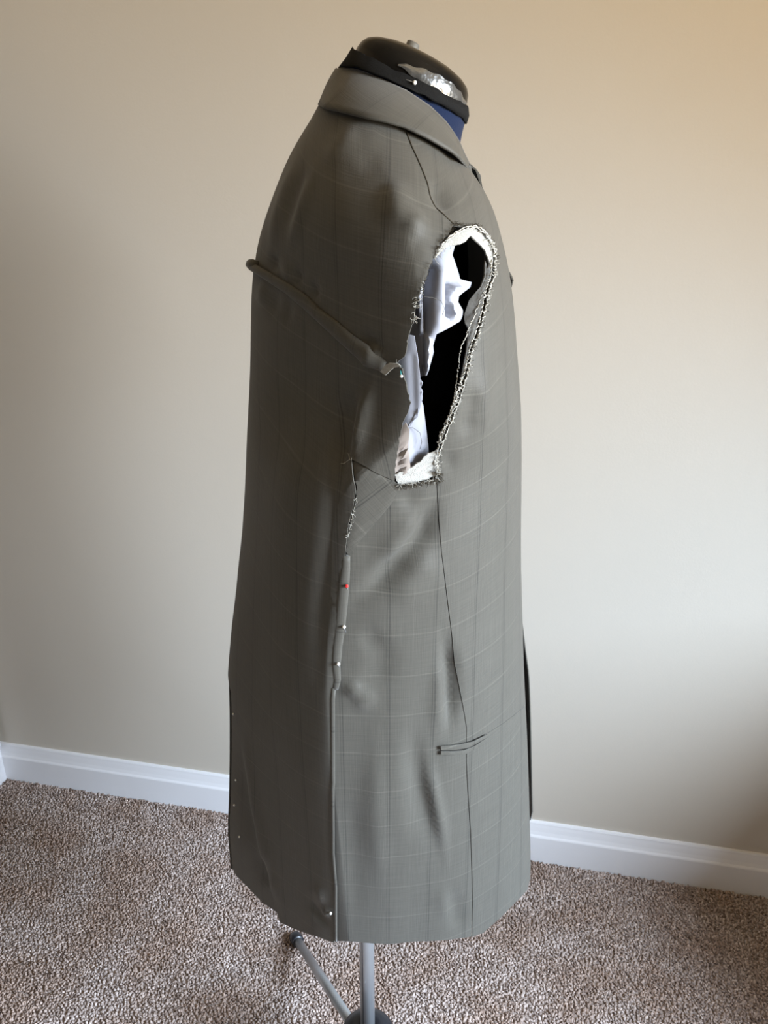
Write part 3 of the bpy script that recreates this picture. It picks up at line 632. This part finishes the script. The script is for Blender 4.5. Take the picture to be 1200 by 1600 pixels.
# dark inner lining shell, so the seams and openings are backed
hole = [(700, 362), (738, 352), (770, 378), (776, 410), (770, 450), (752, 520), (738, 560), (720, 625), (690, 695), (684, 752), (618, 760), (612, 748), (616, 700), (628, 650), (634, 600), (618, 568), (630, 540), (640, 500), (655, 440), (672, 400)]
holeq = px_line(hole + [hole[0]])[:-1]
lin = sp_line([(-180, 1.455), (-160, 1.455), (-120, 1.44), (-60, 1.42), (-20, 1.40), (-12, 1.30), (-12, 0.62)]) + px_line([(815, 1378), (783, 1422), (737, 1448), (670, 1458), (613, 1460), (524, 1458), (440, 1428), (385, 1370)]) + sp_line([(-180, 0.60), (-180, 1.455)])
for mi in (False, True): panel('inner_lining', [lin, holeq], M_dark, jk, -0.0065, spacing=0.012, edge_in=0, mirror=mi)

# tuck across the back: a pinched roll of cloth
def surf_path(pl, off, step=4):
    q = px_line(pl, off, step=step); q = np.array(q); return q
def roll(name, pl, offs, ru, rn, mat, parent, seg=14, mirror=False, step=6, tilt=0.0, smooth=True, uvs=1.0):
    q = surf_path(pl, 0.0, step); ph, z = q[:, 0], q[:, 1]; n = len(q)
    tt = np.linspace(0, 1, n); of = np.interp(tt, np.linspace(0, 1, len(offs)), offs); RU = np.interp(tt, np.linspace(0, 1, len(ru)), ru); RN = np.interp(tt, np.linspace(0, 1, len(rn)), rn)
    C = point(ph, z, of); Nn = normal(ph, z); Tn = np.gradient(C, axis=0); Tn /= np.linalg.norm(Tn, axis=1)[:, None]
    Bn = np.cross(Tn, Nn); Bn /= np.linalg.norm(Bn, axis=1)[:, None]
    if np.mean(Bn[:, 2]) < 0: Bn = -Bn
    V, UV = [], []
    for i in range(n):
        for k in range(seg):
            a = 2 * math.pi * k / seg; V.append(C[i] + Bn[i] * RU[i] * math.cos(a) + Nn[i] * (RN[i] * math.sin(a) + tilt * RU[i] * math.cos(a)))
            UV.append((i * 0.004, a * RU[i]))
    F = []
    for i in range(n - 1):
        for k in range(seg): k2 = (k + 1) % seg; F.append((i * seg + k, i * seg + k2, (i + 1) * seg + k2, (i + 1) * seg + k))
    F += [tuple(range(seg))[::-1], tuple((n - 1) * seg + k for k in range(seg))]
    V = np.array(V)
    if mirror: V[:, 1] = 2 * FY - V[:, 1]; F = [f[::-1] for f in F]
    return mesh_obj(name, V, F, mat, parent, smooth, np.array(UV))
TK = [(396, 415), (410, 422), (430, 436), (455, 452), (480, 472), (500, 491), (530, 516), (560, 541), (585, 561), (604, 573)]
for mi in (False, True): roll('tuck', TK, [0.0060, 0.0032, 0.0028, 0.0022, 0.0026, 0.0020, 0.0028, 0.003, 0.002], [0.0036, 0.0046, 0.0052, 0.0066, 0.0058, 0.0074, 0.0070, 0.0085, 0.0050], [0.0045, 0.0028, 0.0024, 0.0022, 0.0028, 0.0024, 0.0036, 0.0044, 0.0030], M_cloth_plain, jk, mirror=mi)
# the nub where the tuck crosses the centre back
nb0 = at_y(401, 415, 0.80); nb1 = at_y(391, 412, 0.815)
mesh_obj('tuck_end', *tube([nb0, nb0 * .4 + nb1 * .6, nb1, nb1 + np.array([-0.002, 0.01, -0.001])], [0.0045, 0.0050, 0.0042, 0.002], 14), M_cloth_plain, jk)
# pinched fold that the side seam is pinned into
roll('pinned_fold', [(541, 868), (540, 885), (537, 915), (534, 950), (531, 980), (527, 1008), (525, 1038), (527, 1060), (524, 1074)], [0.0016], [0.0036, 0.0052, 0.0052, 0.0050, 0.0048, 0.0032], [0.0022, 0.0026, 0.0024, 0.0026, 0.0020], M_cloth, jk)
roll('side_seam_welt', [(522, 1072), (520, 1090), (520.5, 1200), (521.5, 1330), (526, 1385), (526, 1468)], [0.0022], [0.0022, 0.0018], [0.0014], M_cloth, jk, step=10)

# collar: near half traced, far half mirrored, lofted from fold edge down to the leaf edge
def collar_curve(pl, wfun, n=40):
    d = densify(pl, 2); L = np.concatenate([[0], np.cumsum([math.hypot(d[i + 1][0] - d[i][0], d[i + 1][1] - d[i][1]) for i in range(len(d) - 1)])]); t = np.linspace(0, 1, n)
    X = np.interp(t * L[-1], L, [p[0] for p in d]); Y = np.interp(t * L[-1], L, [p[1] for p in d])
    return [at_y(x, y, FY - wfun(tt)) for x, y, tt in zip(X, Y, t)]
wu = lambda t: 0.062 * (math.sin(math.pi * min(1, t * 1.0)) ** 0.62) if t < 0.5 else 0.062 * (1 - 0.42 * ((t - 0.5) / 0.5) ** 1.6)
def resample(P, n):
    P = np.array(P); L = np.concatenate([[0], np.cumsum(np.linalg.norm(np.diff(P, axis=0), axis=1))]); t = np.linspace(0, L[-1], n)
    return [np.array([np.interp(x, L, P[:, k]) for k in range(3)]) for x in t]
_lo = [(504, 167), (515, 169.5), (525, 171), (570, 182), (600, 188), (632, 197), (667, 213.5), (705, 235), (720, 247)]
COFF = 0.0085
_q = np.array(px_line(_lo, COFF, step=5)); _c = point(_q[:, 0], _q[:, 1], np.full(len(_q), COFF), False)
_b = at_y(497, 163.5, FY); _pre = [_b + (np.array(_c[0]) - _b) * np.array([t ** 1.8, t, t ** 1.3]) for t in (0, .25, .5, .75)]
LO = resample(_pre + list(_c) + [at_y(731, 262, FY - 0.045)], 44)
UP = resample(collar_curve([(523, 108), (532, 105.5), (550, 107), (565, 111), (595, 124), (632, 141), (670, 166), (695, 190), (707, 207), (717, 223), (724, 240), (733, 258)], wu, 80), 44)
IN = [p + np.array([0.004, 0.008 if p[1] < FY else 0, -0.012]) for p in UP]
rows = []
for a in np.linspace(0, 1, 9):
    rows.append([l * (1 - a) + u * a + np.array([0, -0.0045, 0.0015]) * math.sin(math.pi * a) for l, u in zip(LO, UP)])
top = [u + np.array([0.0015, 0.003, 0.0008]) for u in UP]; rows.append(top); rows.append(IN)
nrow, nc = len(rows), len(LO); V, UV, F = [], [], []
for r, row in enumerate(rows):
    full = [np.array([p[0], 2 * FY - p[1], p[2]]) for p in row[::-1]] + list(row) if False else list(row)
    for i, p in enumerate(full): V.append(p); UV.append((i * 0.0062, r * 0.006))
for r in range(nrow - 1):
    for i in range(nc - 1): F.append((r * nc + i, r * nc + i + 1, (r + 1) * nc + i + 1, (r + 1) * nc + i))
nV = len(V); Vm = [np.array([p[0], 2 * FY - p[1], p[2]]) for p in V]
Fm = [tuple(i + nV for i in f[::-1]) for f in F]
for r in range(nrow - 1): Fm.append((r * nc + nV, r * nc, (r + 1) * nc, (r + 1) * nc + nV))
co = mesh_obj('collar', V + Vm, F + Fm, M_cloth_plain, jk, True, np.array(UV + UV))
m = co.modifiers.new('thickness', 'SOLIDIFY'); m.thickness = 0.0022; m.offset = -1

# ---- inside the armhole
DIN = dict(edge_in=0)
def crumple(folds, ramp=None):
    def f(phi, z):
        px, py = proj(surf(phi, z)); d = np.zeros(np.shape(px))
        if ramp is not None:       # the sheet falls away to the left of a line x(y)
            x0 = np.interp(py, ramp[0], ramp[1]); d -= ramp[2] / (1 + np.exp((px - x0) / ramp[3]))
        for pl, wd, h in folds: d += h * np.exp(-(seg_dist(px, py, pl) / wd) ** 2)
        return d
    return f
wl1 = [(690, 376), (712, 380), (707, 398), (712, 412), (717, 428), (719, 436), (737, 441), (735, 449), (724, 457), (717, 463), (716, 472), (723, 484), (724, 492), (719, 502), (700, 513), (682, 522), (677, 540), (678, 550), (672, 572), (666, 588), (658, 592),
       (640, 595), (612, 590), (605, 560), (608, 530), (612, 500), (620, 450), (640, 410), (672, 385)]
panel('white_lining', [px_line(wl1 + [wl1[0]], -0.012)[:-1]], M_white, jk, -0.012, spacing=0.0035, use_disp=False, edge_in=0,
      extra=crumple([([(668, 520), (672, 470), (690, 410)], 9, -0.009), ([(700, 420), (702, 470), (694, 505)], 12, 0.005), ([(715, 440), (712, 460), (713, 490)], 5, -0.009), ([(732, 444), (720, 452)], 5, 0.006), ([(718, 478), (722, 494)], 5, 0.006),
                     ([(660, 540), (664, 580)], 7, -0.006), ([(674, 535), (670, 575)], 4, 0.006), ([(655, 430), (645, 520)], 9, 0.003)], ([370, 430, 500, 600], [704, 680, 668, 664], 0.0085, 4.5)), label='crumpled white lining hanging inside the armhole')
wl2 = [(638, 520), (650, 524), (654, 552), (658, 590), (662, 640), (667, 680), (670, 708), (650, 728), (632, 744), (626, 730), (610, 690), (612, 640), (610, 590), (612, 560), (618, 535)]
panel('white_lining', [px_line(wl2 + [wl2[0]], -0.009)[:-1]], M_white, jk, -0.009, spacing=0.0035, use_disp=False, edge_in=0,
      extra=crumple([([(640, 560), (644, 650)], 6, -0.0012), ([(648, 680), (652, 715)], 6, -0.0012)], ([520, 600, 700], [652, 654, 660], -0.0050, 8.0)), label='straight strip of white lining below the crumpled one')
tp = [(634, 660), (640, 672), (638, 700), (642, 735), (620, 748), (604, 742), (604, 715), (612, 685)]
panel('taupe_lining', [px_line(tp + [tp[0]], 0.0005)[:-1]], M_taupe, jk, 0.0005, spacing=0.004, use_disp=False, edge_in=0, extra=crumple([([(626, 700), (624, 740)], 3, -0.003), ([(631, 690), (632, 740)], 3, 0.002)]))
ff = [(760, 378), (770, 398), (773, 415), (768, 440), (760, 458), (757, 480), (747, 515), (736, 548), (724, 600), (718, 600), (728, 550), (732, 520), (737, 490), (743, 468), (752, 448), (758, 430), (759, 400)]
panel('front_interfacing', [px_line(ff + [ff[0]], -0.003)[:-1]], M_facing, jk, -0.003, spacing=0.004, edge_in=0, extra=crumple([([(745, 455), (735, 500)], 8, -0.010)]))
# canvas showing at the top of the armhole and under the arm
cv = [(679, 404), (683, 392), (693, 378), (707, 366), (722, 358), (738, 356), (752, 364), (766, 380), (771, 398), (769, 420), (763, 404), (757, 390), (746, 380), (734, 369), (727, 378), (716, 383), (702, 384), (691, 392)]
panel('canvas_edge', [px_line(cv + [cv[0]], 0.0, step=3, rough=0.6)[:-1]], M_canvas, jk, 0.0008, spacing=0.003, use_disp=True, edge_in=0.0005, label='pale frayed canvas at the top of the armhole')
cu = [(616, 741), (624, 737), (640, 731), (655, 722), (668, 708), (678, 704), (684, 700), (683, 720), (682, 742), (660, 750), (640, 754), (622, 756)]
panel('underarm_canvas', [px_line(cu + [cu[0]], 0.0, step=3, rough=0.7, seed=2)[:-1]], M_canvas2, jk, 0.0015, spacing=0.003, edge_in=0.0005,
      extra=crumple([([(622, 744), (650, 738), (680, 722)], 1.3, -0.0014), ([(624, 750), (650, 745), (680, 734)], 1.3, -0.0014), ([(640, 735), (672, 715)], 1.3, -0.0012)]), label='white stitched canvas under the arm')
# frayed yarns round the armhole
def yarn(pl, off, amp, rad, seed, step=2.0, lift=0.0):
    r = random.Random(seed); d = densify(pl, step); d = jag(d, amp, seed); q = inv([p[0] for p in d], [p[1] for p in d], 0.0)
    o = np.array([off + r.uniform(-lift, lift) for _ in d]); P = point(q[:, 0], q[:, 1], o); R = [0.72 * rad * r.uniform(0.6, 1.3) for _ in d]
    return tube(P, R, 5)
FR = ARM_FRONT
FRI = shift(FR[3:], -3)
mesh_obj('frayed_yarn', *join([yarn(FRI, 0.0030, 0.9, 0.00075, 11, lift=0.001), yarn(shift(FR[5:15], -5.5), 0.0010, 0.9, 0.0008, 12, lift=0.001), yarn([(762, 452), (752, 478), (737, 512), (724, 545), (717, 590), (712, 625), (706, 650)], -0.003, 0.6, 0.0006, 13, lift=0.001),
    yarn(shift(FR[10:], -6, 2), 0.0012, 1.3, 0.0010, 14, lift=0.0012), yarn(shift(FR[11:15], -8), 0.0008, 1.6, 0.0011, 15, lift=0.0012)]), M_yarn, jk)
mesh_obj('frayed_yarn', *join([yarn(cv[0:10], 0.0030, 1.0, 0.0006, 21, lift=0.001), yarn(shift(cv[2:9], 0, 3), 0.003, 1.2, 0.0007, 22, lift=0.001)]), M_yarn, jk)
def hairs(pl, n, lmin, lmax, off, rad, seed, curlf=0.5, bias=(0, 0)):
    r = random.Random(seed); d = densify(pl, 1.0); base = [r.choice(d) for _ in range(n)]; parts = []
    allx, ally, meta_ = [], [], []
    for (x, y) in base:
        L = r.uniform(lmin, lmax); a = r.uniform(0, 6.28); c = r.uniform(-curlf, curlf); pts = [(x, y)]
        for k in range(4): x += L / 4 * (math.cos(a) + bias[0]); y += L / 4 * (math.sin(a) + bias[1]); a += c; pts.append((x, y))
        meta_.append(len(allx)); allx += [p[0] for p in pts]; ally += [p[1] for p in pts]
    q = inv(allx, ally, 0.0); P = point(q[:, 0], q[:, 1], np.full(len(q), off))
    for s in meta_:
        o = np.array([[0, -r.uniform(0, 0.0012) * k, 0] for k in range(5)]); parts.append(tube(P[s:s + 5] + o, [rad, rad, rad * .9, rad * .8, rad * .5], 3))
    return join(parts)
o = mesh_obj('loose_threads', *hairs(FRI, 80, 3, 8, 0.0030, 0.00028, 31, 0.9), M_yarn, jk); o['kind'] = 'stuff'
o = mesh_obj('loose_threads', *join([hairs([(680, 398), (690, 384), (705, 372)], 26, 6, 15, -0.002, 0.00026, 32, 1.1, (0.1, 0.6)), hairs([(664, 440), (652, 468), (648, 500)], 34, 4, 10, 0.0022, 0.00026, 33, 1.2),
    hairs([(622, 757), (650, 753), (680, 747)], 40, 3, 9, 0.002, 0.00026, 34, 0.8), hairs([(685, 700), (682, 745)], 30, 3, 8, 0.0025, 0.00026, 37, 0.8), hairs([(545, 718), (553, 721)], 5, 8, 15, 0.004, 0.00026, 35, 0.25, (-0.9, -0.3)), hairs([(543, 835), (550, 805), (556, 775)], 26, 3, 6, 0.0035, 0.00026, 36, 0.8)]), M_yarn, jk); o['kind'] = 'stuff'
o = mesh_obj('brown_fuzz', *join([hairs(shift(ARM_FRONT[:6], 1, -1), 90, 3, 7, 0.0018, 0.0002, 41, 0.7), hairs(shift(ARM_FRONT[6:], 1), 60, 2, 5, 0.0018, 0.0002, 42, 0.7), hairs(ARM_BACK[:8], 80, 3, 6, 0.0035, 0.0002, 43, 0.7), hairs([(682, 735), (684, 752)], 40, 4, 10, 0.0028, 0.0003, 45, .5), hairs([(622, 758), (650, 755), (680, 749)], 60, 3, 7, 0.0028, 0.0003, 44, .6)]), M_brownfuzz, jk); o['kind'] = 'stuff'
# long dark machine threads lying over the white lining
def thread(pl, off, rad=0.00022): 
    d = densify(pl, 4); q = inv([p[0] for p in d], [p[1] for p in d], off); return tube(point(q[:, 0], q[:, 1], np.full(len(q), off), False), rad, 4)
for _t, _o in (([(660, 463), (676, 465), (689, 470), (695, 482), (691, 492)], -0.004), ([(634, 670), (645, 668), (656, 676), (659, 690), (656, 702)], -0.003)): mesh_obj('grey_thread', *thread(_t, _o), M_facing, jk)
# white scrap at the end of the tuck
sc_ = [(603, 577), (610, 567), (617, 563), (630, 564), (634, 568), (624, 570), (617, 576), (611, 582)]
panel('canvas_scrap', [px_line(sc_ + [sc_[0]], 0.0, step=3)[:-1]], M_canvas, jk, 0.0085, spacing=0.003, edge_in=0, label='small white scrap of canvas at the end of the tuck')

# ------------------------------------------------------------------ pins, each a thing of its own
def pin(name, px, py, off, headmat, label, group, direction=(0.3, 1.0), length=16, r=0.0017, shaft=None, P=None):
    if P is None:
        q = inv([px], [py], off)[0]; P = point(q[0], q[1], np.array(off)); Nn = normal(q[0], q[1])
        q2 = inv([px + direction[0] * length], [py + direction[1] * length], 0.0)[0]; P2 = point(q2[0], q2[1], np.array(-0.004))
    else: P, P2, Nn = P
    o = empty(name, tuple(P), label, 'pin', group)
    V, F = [], []
    pr = [(r * math.sin(math.pi * k / 8) + 1e-5, -r * math.cos(math.pi * k / 8)) for k in range(9)]
    mesh_obj('head', *lathe(pr, P, 12), headmat, o)
    mesh_obj('shaft', *tube([P, P * .5 + P2 * .5 + Nn * 0.0006, P2], [0.0004, 0.00035, 0.0002], 6), shaft or M_steel, o)
    return o
G = 'pins along the side seam'
pin('dressmaking_pin', 541.5, 916.5, 0.0058, M_pinred, 'red-headed pin in the pinned side seam fold', G)
pin('dressmaking_pin', 537.5, 980, 0.0058, M_pinwhite, 'white-headed pin on the side seam just below the red-headed one', G)
pin('dressmaking_pin', 528.5, 1037.5, 0.0058, M_pinwhite, 'white-headed pin lowest on the pinned side seam fold', G)
pin('dressmaking_pin', 517, 1426.5, 0.0042, M_pinwhite, 'white-headed pin near the hem beside the side seam', None, (-0.8, 0.25), 10)
GV = 'pins down the back vent'
for px, py, lb_ in ((363.5, 1116, 'small pin at the top of the dark back vent'), (366.5, 1219.5, 'small pin in the back vent, level with the baseboard top'), (365.5, 1258, 'small pin in the back vent, level with the baseboard bottom'), (373.5, 1307.5, 'small pin lowest down the dark back vent')):
    pin('dressmaking_pin', px, py, 0.0015, M_pinwhite, lb_, GV, (-0.8, 0.0), 6, 0.0013)
Pn = at_y(648, 129, FY - 0.0575); pin('dressmaking_pin', 0, 0, 0, M_pinwhite, 'white-headed pin in the black band around the neck', None, P=(Pn, Pn + np.array([-0.012, 0.004, 0.004]), np.array([0, -1.0, 0])), r=0.0018)
pin('dressmaking_pin', 628, 587.5, 0.009, M_pinwhite, 'pin with teal shaft below the white canvas scrap', None, (-0.42, -1.0), 14, 0.0013, M_teal)

# ------------------------------------------------------------------ unseen low chest, added to cast the shadow in the right corner
M_wood = mat_noise('dark_wood', (0.09, 0.05, 0.03), 0.45, 0.3, 12)
ca0, ca1, cb0, cb1, chh = 1.10, 1.74, 0.05, 0.72, 0.74
cxy = room((ca0 + ca1) / 2, (cb0 + cb1) / 2, 0)
ch = empty('shadow_chest', cxy, 'low dark wooden chest of drawers, unseen, added to shade the right corner', 'chest')
bevel(mesh_obj('carcass', *join([rbox(ca0, ca1, cb0, cb1 - 0.02, 0.06, chh), rbox(ca0 - .01, ca1 + .01, cb0, cb1, chh, chh + 0.02)] + [rbox(a, a + .04, b, b + .04, 0, .06) for a in (ca0, ca1 - .04) for b in (cb0, cb1 - .07)]), M_wood, ch, False))
for k in range(3):
    z0 = 0.08 + k * 0.215; dr = mesh_obj('drawer', *rbox(ca0 + 0.02, ca1 - 0.02, cb1 - 0.02, cb1, z0, z0 + 0.205), M_wood, ch, False); bevel(dr)
    mesh_obj('knob', *lathe([(0.006, 0), (0.007, 0.01), (0.014, 0.018), (0.012, 0.026), (0.002, 0.028)], room((ca0 + ca1) / 2, cb1, z0 + 0.1), 16, (NN[0], NN[1], 0)), M_steel, dr)
print('scene built', len(bpy.data.objects))
